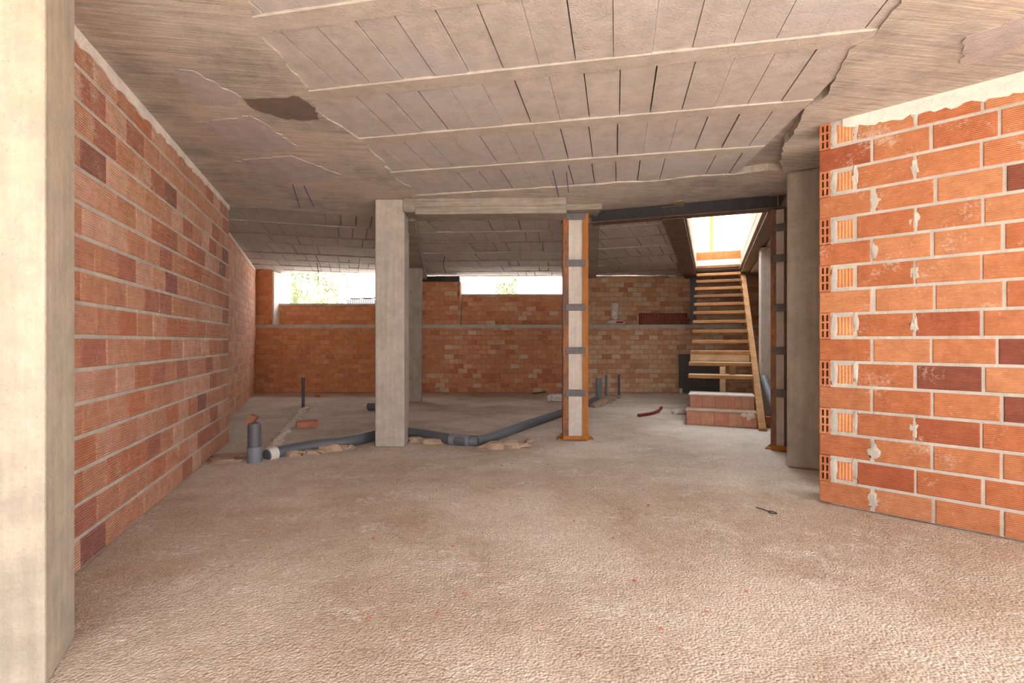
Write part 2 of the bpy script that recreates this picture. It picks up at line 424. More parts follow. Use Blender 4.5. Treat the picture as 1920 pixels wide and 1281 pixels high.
# mortar strip along the ceiling
LEN = W.len
poly = [(0, CEIL)]+[(x, y) for x, y in [(LEN, CEIL)]]
b = MB(); top = rough([(0,CEIL-.075),(LEN*.4,CEIL-.07),(LEN,CEIL-.05)], .013, .05, 5)
pts = [(0,CEIL-.002)]+top+[(LEN,CEIL-.002)]
b.add([(x,-.012,z) for x, z in pts]+[(x,.0,z) for x, z in pts],
      [tuple(range(len(pts)))]+[(i,(i+1)%len(pts),(i+1)%len(pts)+len(pts),i+len(pts)) for i in range(len(pts))])
link('mortar_strip', b.mesh('mortar_strip', M['plaster']), W.o)

F0, F1 = Vector((-3.17,5.30)), Vector((-5.23,10.45))
W = Wall('wall_left_far', F0, F1, 0, 2.56, .14)
W.lay(0, W.len, .004, 2.50, .21, .115, .011, lambda x, z: PFL(), jit=.01, zj=.003)
W.items = [i for i in W.items if i[1] > 1.2]
W.build('brick_small', key=lambda i: i[0])
b = MB(); b.box(0, W.len, -.012, 0, 2.46, 2.54); link('mortar_strip', b.mesh('strip', M['plaster']), W.o)
# end return joining the two left walls
b = MB(); b.prism([(-2.935,5.30),(-2.935-.14*dl.y,5.30+.14*dl.x),(-3.30,5.32),(-3.17,5.44)], 0, 2.5); struct(b.build('wall_left_return', M['mortar']))

# ------------------------------------------------------------------ right wall
R1, R2 = Vector((2.003,3.333)), Vector((2.003,3.333))+Vector((.705,-.709)).normalized()*2.6
W = Wall('wall_right', R1, R2, 0, CEIL, .28, holes=(0,.062))
smear = MB()
for k in range(16):
    z0 = .004+k*rowh; z1 = min(z0+rowh-.019, CEIL-.01)
    if k % 2 == 0:
        j0 = R.uniform(.012,.035)
        cuts = [(0.0,.275)]; x = .275+j0
        while x < W.len: cuts.append((x, min(x+R.uniform(.262,.276), W.len))); x = cuts[-1][1]+R.uniform(.012,.02)
        W.course(z0, z1, cuts, PR)
        if R.random() < .6: smear.lump((.287+j0*.3,-.004,(z0+z1)/2), .028, .005, .05, k, 12, 6, .5)
    else:
        W.course(z0-.016, z1+.016, [(0.001,.062)], PR, 'hole'); W.course(z0+.008, z1-.012, [(.098,.188)], palette([(222,150,104)],[1]), 'vert')
        cuts = []; x = .208
        while x < W.len: cuts.append((x, min(x+R.uniform(.268,.28), W.len))); x = cuts[-1][1]+R.uniform(.010,.018)
        W.course(z0, z1, cuts, PR)
        smear.lump((.082,-.004,(z0+z1)/2), .022, .005, .075, k+40, 12, 6, .35)
        if R.random() < .7: smear.lump((.198,-.004,(z0+z1)/2+.02), .016, .005, .06, k+80, 12, 6, .5)
        if R.random() < .5: smear.lump((.49,-.004,(z0+z1)/2), .02, .005, .045, k+120, 12, 6, .6)
W.build('brick_fine')
stuff(link('mortar_smears', smear.mesh('mortar_smears', M['mortar'], True), W.o))
b = MB()
low = rough([(.13,CEIL-.05),(.2,CEIL-.075),(.5,CEIL-.095),(.9,CEIL-.105),(1.4,CEIL-.12),(2.6,CEIL-.12)], .014, .03, 9)
pts = [(.13,CEIL-.002)]+low+[(2.6,CEIL-.002)]
b.add([(x,-.011,z) for x, z in pts]+[(x,.0,z) for x, z in pts],
      [tuple(range(len(pts)))]+[(i,(i+1)%len(pts),(i+1)%len(pts)+len(pts),i+len(pts)) for i in range(len(pts))])
link('plaster_band', b.mesh('plaster_band', M['plaster']), W.o)

# ------------------------------------------------------------------ back wall: lower wall, piers, recessed panels under the windows
YB, YR = 10.45, 10.72                         # front of the lower wall, front of the recessed panels
LEDGE = 1.385
bx = lambda px, Y=YB: (px-960)/FPX*Y
XL, XC, XS, XE = bx(478), bx(790), bx(1103), 5.75
BL, BH = .19, .0975
def back_wall(name, x0, x1, y, z0, z1, pal, thick=.3, mortar='mortar_warm', phase=0, L=BL, H=BH):
    Wl = Wall(name, (x0, y), (x1, y), z0, z1, thick, mortar)
    Wl.lay(0, Wl.len, z0+.003, z1, L, H, .009, lambda *a: pal(), jit=.006, zj=.002, phase=phase)
    return Wl
def cap(Wl, z, h=.085, x0=0, x1=None):
    b = MB(); x1 = x1 or Wl.len
    low = rough([(x0,z-h),(x1,z-h)], .008, .08, int(z*100+Wl.len*10))
    pts = [(x0,z)]+low+[(x1,z)]
    b.add([(p,-.009,q) for p, q in pts]+[(p,.0,q) for p, q in pts],
          [tuple(range(len(pts)))]+[(i,(i+1)%len(pts),(i+1)%len(pts)+len(pts),i+len(pts)) for i in range(len(pts))])
    link('mortar_cap', b.mesh('mortar_cap', M['mortar']), Wl.o)
for nm, x0, x1, pal, lim in (('wall_back_left', XL, XC, PBL, 300), ('wall_back_centre', XC, XS, PBM, 300), ('wall_back_right', XS, XE, PBR, 300)):
    Wl = back_wall(nm, x0, x1, YB, 0, LEDGE, pal, .42)
    Wl.build('brick_small', lim, key=lambda i: i[0]); cap(Wl, LEDGE, .07)
def pier(name, x0, x1, z1, pal, hole_right=True):
    Wl = Wall(name, (x0, YB), (x1, YB), LEDGE, z1, .42, 'mortar_warm', holes=(x1-x0-.056,x1-x0)); H = .0975; z = LEDGE+.004; k = 0
    while z < z1-.03:
        zt = min(z+H-.008, z1)
        e = Wl.len-(.058 if k % 2 == 0 else 0)
        cuts = []; x = -(.09 if k % 2 else 0)
        while x < e-.015: cuts.append((max(x,0), min(x+.18, e-.008))); x += .19
        Wl.course(z, zt, cuts, pal)
        if k % 2 == 0: Wl.course(z-.006, zt+.006, [(Wl.len-.056, Wl.len-.001)], pal, 'hole')
        z += H; k += 1
    Wl.build('brick_small')
pier('wall_back_pier_left', XL, bx(510), 2.50, PBL)
pier('wall_back_pier_centre', XC-.1, bx(863), 2.26, PBM)
pier('wall_back_pier_right', bx(1064), bx(1109), 2.40, PBR)
Wl = back_wall('wall_back_recess_left', bx(508), XC, YR, LEDGE, 1.835, PBL, .15); Wl.build('brick_small'); cap(Wl, 1.835, .035)
Wl = back_wall('wall_back_recess_centre', bx(858), bx(1075), YR, LEDGE, 2.035, PBM, .15); Wl.build('brick_small'); cap(Wl, 2.035, .03)
Wl = back_wall('wall_back_recess_right', bx(1103), XE, YR-.1, LEDGE, 2.40, PBR, .15); Wl.build('brick_small', key=lambda i: i[0])
# white rendered jamb beside the left window
b = MB(); b.box(bx(510)-.001, bx(510)+.03, YB+.02, YB+.42, LEDGE, 2.47); struct(b.build('trim_1', M['plaster']))
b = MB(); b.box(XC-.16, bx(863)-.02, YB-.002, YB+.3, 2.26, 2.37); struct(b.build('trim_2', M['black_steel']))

# ------------------------------------------------------------------ side and rear walls outside the frame, right side space
def plainwall(name, p0, p1, z0, z1, th=.15, mat='mortar'):
    Wl = Wall(name, p0, p1, z0, z1, th, mat); return Wl
plainwall('wall_left_near', (-2.35,YREAR), (-1.90,1.85), 0, CEIL)
plainwall('wall_right_far', (5.75,10.6), (4.3,4.2), 0, 2.42)
b = MB(); b.box(6.0,30,-2.75,10.85,-.3,-.03); struct(b.build('ground_side', M['ground']))
plainwall('wall_right_return', (4.3,4.3), (2.35,3.75), 0, CEIL)
plainwall('wall_rear_left', (-.8,YREAR), (-2.5,YREAR), 0, CEIL)
plainwall('wall_rear_right', (4.0,YREAR), (2.6,YREAR), 0, CEIL)
b = MB(); b.box(-7.4,5.4,YREAR,4.85,2.77,8.4); struct(b.build('upper_shade_block', M['white_wall']))  # unseen block added above the roof to keep the sun off the stairs

# ------------------------------------------------------------------ ceilings
def dirs(a): return Vector((math.cos(a), math.sin(a))), Vector((-math.sin(a), math.cos(a)))
def block_field(parent, poly, a, tl, jw, s0, s1, pitch, z, gap=.006, th=.05, joist_mat='joist', jz=.008, tone=None, stag=.0, vary=.003, seed=1, bmat='block'):
    d1, d2 = dirs(a); rr = random.Random(seed)
    for i in range(len(tl)):
        jp = [d1*s0+d2*(tl[i]-jw/2), d1*s1+d2*(tl[i]-jw/2), d1*s1+d2*(tl[i]+jw/2), d1*s0+d2*(tl[i]+jw/2)]
        c = clip([tuple(p) for p in jp], poly)
        if len(c) > 2 and area(c) > .01:
            b = MB(); b.prism(c, z-jz, z+th); jm = joist_mat(i) if callable(joist_mat) else joist_mat
            bevel(b.build('joist', M[jm], parent), .004)
        if i+1 < len(tl):
            t0, t1 = tl[i]+jw/2+.002, tl[i+1]-jw/2-.002
            s = s0+rr.uniform(0, pitch); mesh = None
            while s < s1:
                wdt = pitch-rr.choice((.002,.003,gap,gap*1.4))
                q = [d1*s+d2*t0, d1*(s+wdt)+d2*t0, d1*(s+wdt)+d2*t1, d1*s+d2*t1]
                c = clip([tuple(p) for p in q], poly); dz = rr.uniform(-vary, vary)
                if len(c) > 2 and area(c) > .004:
                    cx = sum(p[0] for p in c)/len(c); cy = sum(p[1] for p in c)/len(c)
                    b = MB(); b.prism([(p[0]-cx, p[1]-cy) for p in c], 0, th)
                    o = b.build('block', M[bmat], parent, (cx, cy, z+dz))
                s += pitch
# front ceiling
front_poly = [(-2.4,YREAR),(4.3,YREAR),(4.3,4.5),(2.6,4.87),(.86,5.5),(-1.0,5.36),(-1.3,5.86),(-2.86,5.36),(-3.1,5.3)]
roof = MB()
ang = math.radians(-11.5); c_ = math.cos(ang)
body = MB(); body.prism([(-2.6,YREAR),(4.4,YREAR),(4.4,4.4),(2.6,4.80),(.86,5.42),(-1.0,5.3),(-1.3,5.8),(-2.9,5.3),(-3.1,5.2)], CEIL+.055, CEIL+.12)
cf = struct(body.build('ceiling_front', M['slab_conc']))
field_front = [fl(405,-80,CEIL)*1.0, fl(465,0,CEIL), fl(790,372,CEIL), fl(1475,312,CEIL), fl(1700,0,CEIL)]
leftE = [tuple(fl(x,y,CEIL)) for x, y in [(770,374),(772,352),(738,332),(722,308),(700,286),(676,262),(640,236),(606,216),(588,192),(566,152),(520,96),(486,62),(472,28),(462,-20)]]
rightE = [tuple(fl(x,y,CEIL)) for x, y in [(1470,320),(1462,300),(1470,272),(1496,236),(1510,200),(1552,176),(1576,128),(1592,92),(1640,66),(1662,34),(1690,4),(1705,-30)]]
lastL, lastR = leftE[-1], rightE[-1]
conv = [(lastL[0]-.8, YREAR), (lastR[0]-.3, YREAR), (lastR[0]+.1, lastR[1]), (2.35,4.35), (-1.0,5.05), (-1.45,3.0)]
tz = [v*c_ for v in (-2.1,-1.41,-.72,-.03,.66,1.35,2.05,2.704,3.396,4.117,4.80,5.3)]
block_field(cf, conv, ang, tz, .118, -4, 5, .186, CEIL+.004, tone=None, seed=4)
def plate(name, pts, mat, z, th, parent):
    b = MB(); b.prism([tuple(p) for p in pts], z, z+th); return b.build(name, M[mat], parent)
frontband = [tuple(fl(x,y,CEIL)) for x, y in [(792,366),(850,362),(905,358),(960,356),(1030,350),(1090,349),(1160,341),(1230,339),(1300,330),(1380,326),(1440,318)]]
ledge_back = [(2.62,4.87),(.88,5.51),(-1.0,5.30),(-1.29,5.86),(-2.84,5.37),(-3.05,5.3)]
Lp = [(-2.5,YREAR)]+[(lastL[0]-.4,YREAR)]+rough(leftE[::-1], .012, .05, 11)+rough(frontband, .008, .06, 12)+rough(rightE, .012, .05, 13)+[(lastR[0]-.2,YREAR),(4.35,YREAR),(4.35,4.4)]+ledge_back+[(-2.1,2.2),(-2.35,1.4)]
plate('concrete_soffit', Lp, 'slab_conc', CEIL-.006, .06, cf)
def patch(name, pix, mat, dz, seed, amp=.014):
    p = [tuple(fl(x,y,CEIL)) for x, y in pix]; p.append(p[0]); q = rough(p, amp, .035, seed)[:-1]
    return plate(name, q, mat, CEIL-.006-dz, dz, cf)
patch('exposed_block', [(322,138),(335,127),(362,130),(452,180),(440,193),(398,196),(350,162)], 'patch', .004, 21)
patch('exposed_block', [(376,228),(470,214),(556,270),(545,280),(488,286),(420,262)], 'patch', .004, 22)
patch('exposed_block', [(440,300),(545,290),(640,326),(590,340),(500,340)], 'patch', .004, 23)
patch('mortar_patch', [(455,182),(560,178),(592,200),(598,222),(540,222),(480,204)], 'dark_patch', .004, 24)
patch('exposed_block', [(1812,66),(1920,28),(1990,40),(1940,70),(1860,112),(1800,116)], 'patch', .004, 25)

# ceilings of the three bays behind the beam
def bay(name, poly, a, tl, z, pitch, jw, seed, jm):
    b = MB(); b.prism(poly, z+.052, z+.10); o = struct(b.build(name, M['block']))
    block_field(o, poly, a, tl, jw, -9, 12, pitch, z, gap=.008, joist_mat=jm, seed=seed, vary=.005); return o
jmix = lambda i: 'joist_dark' if i % 2 else 'joist'
aL = math.radians(17.7); cl = math.cos(aL)
bay('ceiling_back_left', [(-3.45,5.0),(-1.05,5.45),(-1.75,10.95),(-5.75,10.95)], aL, [v*cl for v in (5.65,6.42,7.22,7.98,8.72,9.66,10.45,11.2,11.9,12.6)], 2.50, .178, .07, 31, jmix)
aM = math.radians(-4)
bay('ceiling_back_centre', [(-1.20,5.28),(.80,5.28),(1.75,10.95),(-1.95,10.95)], aM, [v*math.cos(aM) for v in (5.2,5.75,6.44,7.1,7.95,8.73,9.4,10.1,10.8,11.4)], 2.425, .174, .07, 32, jmix)
aR = math.radians(-21); cr = math.cos(aR)
bay('ceiling_back_right', [(.75,5.62),(1.66,5.29),(3.72,10.55),(3.72,10.95),(1.3,10.95)], aR, [v*cr for v in (5.35,6.02,6.69,7.36,8.19,9.1,10.0,11.0,12,13)], 2.425, .172, .07, 33, jmix)
b = MB(); b.prism([(2.75,4.75),(4.6,4.2),(5.9,10.6),(5.9,10.95),(5.0,10.95),(4.6,9.4)], 2.425, 2.5); struct(b.build('ceiling_right_side', M['beam_conc']))
b = MB(); b.prism([(3.47,10.04),(4.68,9.57),(5.9,9.5),(5.9,10.95),(3.4,10.95)], 2.395, 2.56); struct(b.build('ceiling_stair_head', M['beam_conc']))
# roof slab over everything, open over the stairs (frame u,v of the staircase)
aS = math.radians(-21.1); v_, u_ = dirs(aS)         # v: across the stairs, u: up the stairs
SO = Vector((2.187,6.42))
def suv(x, y): return tuple(SO+v_*x+u_*y)
LBI, RTI = 0.035, .80                       # inner edges of the opening
UN, UF = -1.42, 3.72
outer = [(-7.5,YREAR),(5.5,YREAR),(6.2,10.95),(-7.5,10.95)]
rs = []
for (x0, x1, y0, y1) in ((-16,LBI-.1,-16,16),(RTI+.1,16,-16,16),(LBI-.1,RTI+.1,-16,UN),(LBI-.1,RTI+.1,UF+.02,16)):
    c = clip([suv(x0,y0),suv(x1,y0),suv(x1,y1),suv(x0,y1)], outer)
    b = MB(); b.prism(c, 2.57, 2.76); rs.append(b)
roofm = MB()
for b in rs: roofm.add(b.v, b.f)
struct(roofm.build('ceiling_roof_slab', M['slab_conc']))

# ------------------------------------------------------------------ concrete columns and beams
def concrete_thing(name, poly, z0, z1, mat, label, cat, bev=.012):
    b = MB(); b.prism(poly, z0, z1); o = b.build(name, M[mat]); bevel(o, bev, 2); tag(o, label, cat); return o
nc, fc = Vector((-1.399,1.535)), Vector((-1.536,1.80)); dd = (fc-nc).normalized(); pp = Vector((-dd.y,dd.x))
concrete_thing('concrete_pillar', [nc, fc, fc+pp*.45, nc+pp*.45], 0, CEIL-.007, 'pillar_conc', 'wide pale concrete pillar standing before the long ribbed brick wall', 'pillar', .008)
c0 = fl(703,838.5); c1 = fl(758,838.5); cd = Vector((-.10,.28))
concrete_thing('concrete_column', [c0, c1, c1+Vector((-.015,.27)), c0+Vector((-.015,.27))], 0, CEIL-.007, 'column_conc', 'tall square concrete column with drip marks at its top where the grey floor pipe passes', 'column')
concrete_thing('concrete_column', [(-1.44,5.72),(-1.19,5.72),(-1.197,5.96),(-1.447,5.96)], 0, 2.30, 'column_conc', 'narrow concrete column hidden close behind the drip-marked column', 'column')
q0 = fl(790,754.5)
concrete_thing('concrete_column', [(q0.x-.30,q0.y),(q0.x,q0.y),(q0.x-.03,q0.y+.28),(q0.x-.33,q0.y+.28)], 0, 2.30, 'column_conc', 'dark concrete column carrying the dropped beam near the back wall', 'column')
k0 = fl(1475,876)
concrete_thing('concrete_column', [(k0.x,k0.y),(k0.x+.26,k0.y-.16),(k0.x+.43,k0.y+.12),(k0.x+.17,k0.y+.28)], 0, CEIL-.007, 'column_conc', 'grey concrete column with a vertical seam at the free end of the orange brick wall', 'column', .02)
concrete_thing('concrete_column', [(3.296,6.787),(3.734,6.617),(3.834,6.887),(3.400,7.055)], 0, 2.29, 'core', 'whitish concrete column beside the staircase stringer', 'column')
def beam(name, poly, z0, z1, mat='beam_conc', bev=.006):
    b = MB(); b.prism(poly, z0, z1); o = b.build(name, M[mat]); bevel(o, bev); return struct(o)
beam('beam_centre', [(-1.33,5.36),(-1.02,5.36),(-1.735,10.45),(-2.05,10.45)], 2.30, 2.56)
beam('beam_front', [(-1.07,5.02),(.53,4.97),(.53,5.28),(-1.07,5.30)], 2.31, CEIL-.004)
beam('beam_front_lip', [(-.95,5.008),(.53,4.958),(.53,5.26),(-.95,5.28)], 2.285, 2.36)
beam('beam_head', [(.53,5.24),(.92,5.2),(.92,5.6),(.53,5.6)], 2.387, CEIL-.002)
beam('beam_right', [(.74,5.6),(.95,5.55),(1.72,10.45),(1.5,10.45)], 2.33, 2.5)
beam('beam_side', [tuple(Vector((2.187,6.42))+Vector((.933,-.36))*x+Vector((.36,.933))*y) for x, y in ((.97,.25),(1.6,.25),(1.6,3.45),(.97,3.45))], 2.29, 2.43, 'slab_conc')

# ------------------------------------------------------------------ steel
def ibeam(name, p0, p1, zb, h, wd, mat, label, off=0, wmat=None, tf=.014, tw=.012):
    p0, p1 = Vector(p0), Vector(p1); d = p1-p0; L = d.length
    root = empty(name, (p0.x,p0.y,zb), math.atan2(d.y,d.x)); tag(root, label, 'steel beam')
    b = MB(); b.box(0,L,-wd/2,wd/2,0,tf); bevel(b.build('bottom_flange', M[mat], root), .003)
    b = MB(); b.box(0,L,-tw/2,tw/2,tf,h-tf); b.build('web', M[wmat or mat], root)
    b = MB(); b.box(0,L,-wd/2,wd/2,h-tf,h); b.build('top_flange', M[wmat or mat], root)
    return root
HL, HR = Vector((.83,5.46)), Vector((2.52,4.84))
hd = (HR-HL).normalized(); hn = Vector((-hd.y,hd.x))
ibeam('header_beam', HL+hn*.08, HR+hn*.08, 2.305, .16, .15, 'brown_steel', 'black steel header beam spanning from the rust-orange steel column to the grey column', 0, 'black_steel')
l0 = SO+v_*(LBI-.115)+u_*(UN+.12); l1 = SO+v_*(LBI-.115)+u_*(3.98)
ibeam('trimmer_beam', l0, l1, 2.29, .14, .22, 'brown_steel', 'wide dark brown steel beam along the stair opening, resting on the grey post', 0)
r0 = SO+v_*(RTI+.08)+u_*(UN+.12); r1 = SO+v_*(RTI+.08)+u_*(3.6)
ibeam('trimmer_beam', r0, r1, 2.31, .14, .15, 'tan_steel', 'dusty tan steel beam on the stringer side of the stair opening', 0)
# grey post under the wide beam
pe = SO+v_*(LBI-.06)+u_*3.86
root = empty('steel_post', (pe.x,pe.y,LEDGE), aS); tag(root, 'dark grey steel post standing on the brick ledge under the stair beam', 'post')
b = MB(); b.box(-.06,.06,-.06,.06,.008,2.275-LEDGE); b.build('shaft', M['grey_steel'], root)
b = MB(); b.box(-.09,.09,-.09,.09,0,.008); b.build('base_plate', M['grey_steel'], root)
b = MB(); b.box(-.09,.09,-.09,.09,2.275-LEDGE,2.288-LEDGE); b.build('head_plate', M['grey_steel'], root)

def battened(name, loc, rz, w_, d_, h, label, plates, core, base=True, lw=.058, mats=('rust_l','rust_r')):
    root = empty(name, (loc[0],loc[1],0), rz); tag(root, label, 'column')
    if core:
        b = MB(); b.box(-w_/2+.022,w_/2-.022,-d_/2+.025,d_/2-.02,.012,h); bevel(b.build('core', M['core'], root), .004)
    t = .009
    for sx in (-1,1):
        for sy in (-1,1):
            b = MB(); x = sx*w_/2; y = sy*d_/2
            prof = [(x,y),(x-sx*lw,y),(x-sx*lw,y-sy*t),(x-sx*t,y-sy*t),(x-sx*t,y-sy*lw),(x,y-sy*lw)]
            b.prism(prof, .012, h); b.build('corner_angle', M[mats[0] if sx < 0 else mats[1]], root)
    for z in plates:
        b = MB(); b.box(-w_/2+.03,w_/2-.03,-d_/2-.008,-d_/2,z-.035,z+.035); bevel(b.build('batten_plate', M['batten'], root), .003)
        for sx in (-1,1):
            b = MB(); x = sx*(w_/2+.004); b.box(x-.004,x+.004,-d_/2+.03,d_/2-.03,z-.035,z+.035); bevel(b.build('batten_plate', M['batten'], root), .003)
    if base:
        b = MB(); b.box(-w_/2-.055,w_/2+.06,-.07,.07,0,.012); b.build('base_plate', M['rust_r'], root)
        b = MB(); b.box(-w_/2,w_/2,-d_/2-.01,-d_/2,.012,.05); b.build('base_angle', M['rust_r'], root)
        for sx in (-1,1):
            b = MB(); x = sx*(w_/2); b.add([(x,0,.012),(x+sx*.05,0,.012),(x,0,.07),(x,.008,.012),(x+sx*.05,.008,.012),(x,.008,.07)],
                [(0,1,2),(3,5,4),(0,3,4,1),(1,4,5,2),(2,5,3,0)]); b.build('gusset', M['rust_r'], root)
    return root
sc = fl(1080.5,826.5)
zpl = [CAMZ+(640.5-y)/FPX*sc.y for y in (406,493.5,576.5,657.5,737)]
battened('battened_column', (sc.x, sc.y+.12), math.radians(-3), .262, .24, 2.386, 'rust-orange steel angle column with grey battens around a pale core', zpl, True)
battened('battened_column', (2.60,4.93), math.radians(-38), .16, .20, 2.302, 'slim brown steel column with battens tucked behind the grey column at the stairs', [2.12,1.83,1.36,.95,.55], True, lw=.045, mats=('rust_l','brown_steel'))

# ------------------------------------------------------------------ staircase
st = empty('staircase', (SO.x,SO.y,0), aS); tag(st, 'raw wooden plank staircase with open treads rising through the ceiling opening', 'staircase')
TW = (.028,.80)
for n in range(3,16):
    y = .265*(n-1); z = .592+.1564*(n-3)
    mat = 'wood' if n < 11 else ('wood_dark' if n % 2 else 'wood')
    b = MB(); x0 = (TW[0]+R.uniform(-.012,.006)-(.02 if n in (3,4,5) else 0)) if n < 13 else .042
    y0_, y1_ = (y, y+.25) if n < 15 else (y-.15, 3.715)
    b.box(x0, TW[1], y0_, y1_, z-.045, z); o = bevel(b.build('tread', M[mat], st), .004)
    if n == 5:
        b = MB(); b.box(x0,TW[1]-.01,y+.01,y+.035,z-.15,z-.046); b.build('riser_board', M['wood_pale'], st)
    b = MB(); b.box(x0+.004,TW[1]-.004,y0_+.004,y1_-.004,z,z+.004); b.build('mortar_dust', M['wood_pale' if n < 7 else 'mortar_warm'], st)
    b = MB(); b.box(TW[1]-.03,TW[1],y0_+.03,y1_-.03,z-.085,z-.046); b.build('cleat', M['wood_dark'], st)
b = MB(); ys = (-.18,3.62); sl = .59
def strg(x0,x1,dz0,dz1):
    y0,y1 = ys; z0 = lambda y: sl*(y+.178)
    return [(x0,y0,max(0,z0(y0)+dz0)),(x0,y1,z0(y1)+dz0),(x0,y1,z0(y1)+dz1),(x0,y0+.0,z0(y0)+dz1)], x1
P, x1 = strg(.805,.87,.02,.20)
P = [(.805,-.178,0),(.805,.12,0),(.805,3.55,2.02),(.805,3.55,2.30),(.805,-.178,.03)]
b.add(P+[(.885,)+p[1:] for p in P], [(0,1,2,3,4),(9,8,7,6,5)]+[(i,(i+1)%5,(i+1)%5+5,i+5) for i in range(5)])
b.build('stringer', M['wood'], st)
for x in (.40,.52):
    b = MB(); b.box(x,x+.07,.66,.72,.0,.592+.1564-.05); b.build('prop_post', M['wood_pale' if x < .5 else 'wood_dark'], st)
bs = empty('brick_steps', (SO.x,SO.y,0), aS); tag(bs, 'two low brick steps capped with mortar at the foot of the stairs', 'steps')
for k, (x0, x1, y0, y1, z0, z1) in enumerate(((0,.803,0,.62,0,.165),(.03,.796,.265,.62,.185,.345))):
    b = MB(); b.box(x0+.008,x1-.008,y0+.008,y1,z0,z1-.002); b.build('mortar_bed', M['mortar_warm'], bs)
    n = 5; wd = (x1-x0)/n
    for i in range(n):
        L = wd-.006; key = ('step', round(L,3), round(z1-z0,3))
        if key not in CACHE: CACHE[key] = brick_mesh(L, z1-z0-.004, .0, .1, .004).mesh('step_brick', M['brick_vert'])
        o = link('brick', CACHE[key], bs, (x0+wd*(i+.5), y0+R.uniform(-.004,.004), (z0+z1)/2)); o.color = lin(R.randint(206,218),R.randint(150,164),R.randint(124,136))
    b = MB(); pts = rough([(x0-.012,y0-.012),(x1,y0-.012)], .008, .05, 50+k)+[(x1,y1),(x0-.012,y1)]
    b.prism(pts, z1-.002, z1+.022); bevel(b.build('mortar_top', M['plaster' if k else 'mortar_warm'], bs), .008, 2)
b = MB()
for x, l in ((.66,.025),(.71,.05),(.75,.03)): b.lump((x,-.010,.165-l/2), .03, .009, l, int(x*100), 10, 6, .4)
stuff(b.build('mortar_drips', M['plaster'], bs, smooth=True))

# ------------------------------------------------------------------ shaft above the stairs
def shaft(name, x0, x1, y0, y1, z0, z1, mat, tint=None):
    b = MB(); b.box(x0,x1,y0,y1,z0,z1); return struct(b.build(name, M[mat], None, (SO.x,SO.y,0), aS))
shaft('trim_3', LBI-.10, LBI-.004, UN, UF+.15, 2.435, 2.80, 'mortar_warm')
shaft('trim_4', RTI+.02, RTI+.10, UN, UF+.15, 2.455, 2.80, 'mortar_warm')
shaft('trim_5', LBI, RTI+.02, UF, UF+.12, 2.42, 2.60, 'plaster')
Wl = Wall('wall_upstand', suv(LBI,UF), suv(RTI+.02,UF), 2.60, 2.76, .12, 'mortar_warm')
Wl.lay(0, Wl.len, 2.605, 2.755, .27, .155, .012, lambda *a: lin(208,116,66)); Wl.build('brick_small')
for side, X in (('left', LBI-.004), ('right', RTI+.02)):
    p0, p1 = (suv(X,UN), suv(X,UF)) if side == 'left' else (suv(X,UF), suv(X,UN))
    Wl = Wall('wall_shaft_'+side, p0, p1, 2.44, 2.80, .02, 'mortar_warm')
    Wl.lay(0, Wl.len, 2.45, 2.79, .27, .155, .012, lambda *a: palette([(196,150,128),(206,164,140)],[1,1])()); Wl.build('brick_small', out=.004)
b = MB(); b.box(-4,4,0,.2,2.0,5.2); wu = struct(b.build('wall_upper', M['white_wall'], None, (*suv(0,6.6),0), aS))
for z in (3.55,4.6):
    b = MB(); b.box(-4,4,-.006,0,z-.012,z+.012); b.build('board_joint', M['mortar'], wu)
pr = SO+u_*4.75+v_*.31
root = empty('steel_prop', (pr.x,pr.y,2.76)); tag(root, 'yellow steel prop standing above the stair opening', 'prop')
b = MB(); b.box(-.08,.08,-.08,.08,0,.008); b.build('base_plate', M['yellow'], root)
b = MB(); b.tube([(0,0,.008),(0,0,1.3)], .034, 14); b.build('outer_tube', M['yellow'], root, smooth=True)
b = MB(); b.tube([(0,0,1.3),(0,0,2.2)], .026, 14); b.build('inner_tube', M['yellow'], root, smooth=True)
b = MB(); b.tube([(-.12,-.05,1.33),(.10,-.05,1.23)], .012, 8); b.build('locking_pin', M['grey_steel'], root)
b = MB(); b.box(-.08,.08,-.08,.08,2.2,2.208); b.build('head_plate', M['yellow'], root)
b = MB(); b.prism(clip([suv(-9,UF+.12),suv(9,UF+.12),suv(9,14),suv(-9,14)], [(1.5,9.5),(9,8),(9,17),(1.5,17)]), 2.70, 2.76)
# ------------------------------------------------------------------ outside ground, hedge, behind
b = MB(); b.box(-30,30,10.9,40,1.35,1.5); struct(b.build('ground_back', M['ground']))
b = MB(); b.box(-30,30,-40,YREAR,-.3,-.03); struct(b.build('ground_front', M['ground']))
def hedge(name, x0, x1, y0, y1, z0, z1, n, seed, label):
    rr = random.Random(seed); root = empty(name, ((x0+x1)/2,(y0+y1)/2,z0)); tag(root, label, 'shrub'); cx, cy = (x0+x1)/2,(y0+y1)/2
    b = MB()
    for i in range(n):
        u = rr.random(); th = rr.uniform(0,2*PI); h = rr.random()**.8; r = .5*(.75+.3*rr.random())*(1-.25*h)
        c = Vector((math.cos(th)*r*(x1-x0), math.sin(th)*r*(y1-y0), .1+h*(z1-z0)))
        a = Vector((rr.gauss(0,1),rr.gauss(0,1),rr.gauss(0,1))).normalized()*.055; d = a.cross(Vector((rr.gauss(0,1),rr.gauss(0,1),rr.gauss(0,1)))).normalized()*.025
        b.add([c-a,c+d,c+a,c-d], [(0,1,2,3)])
    f = b.build('foliage', M['leaf'], root); stuff(f)
    b = MB(); b.lump((0,0,(z1-z0)*.5), (x1-x0)*.40, (y1-y0)*.40, (z1-z0)*.5, seed, 14, 10, .2); b.build('inner_growth', M['leaf'], root, smooth=True)
    b = MB(); b.tube([(0,0,0),(.03,0,.5)], .05, 8); b.build('stem', M['wood_dark'], root)
hedge('hedge_shrub', -9.1,-5.2,16.5,17.8,1.5,4.2,6500,5,'sunlit green hedge shrub outside the window beside the white jamb')
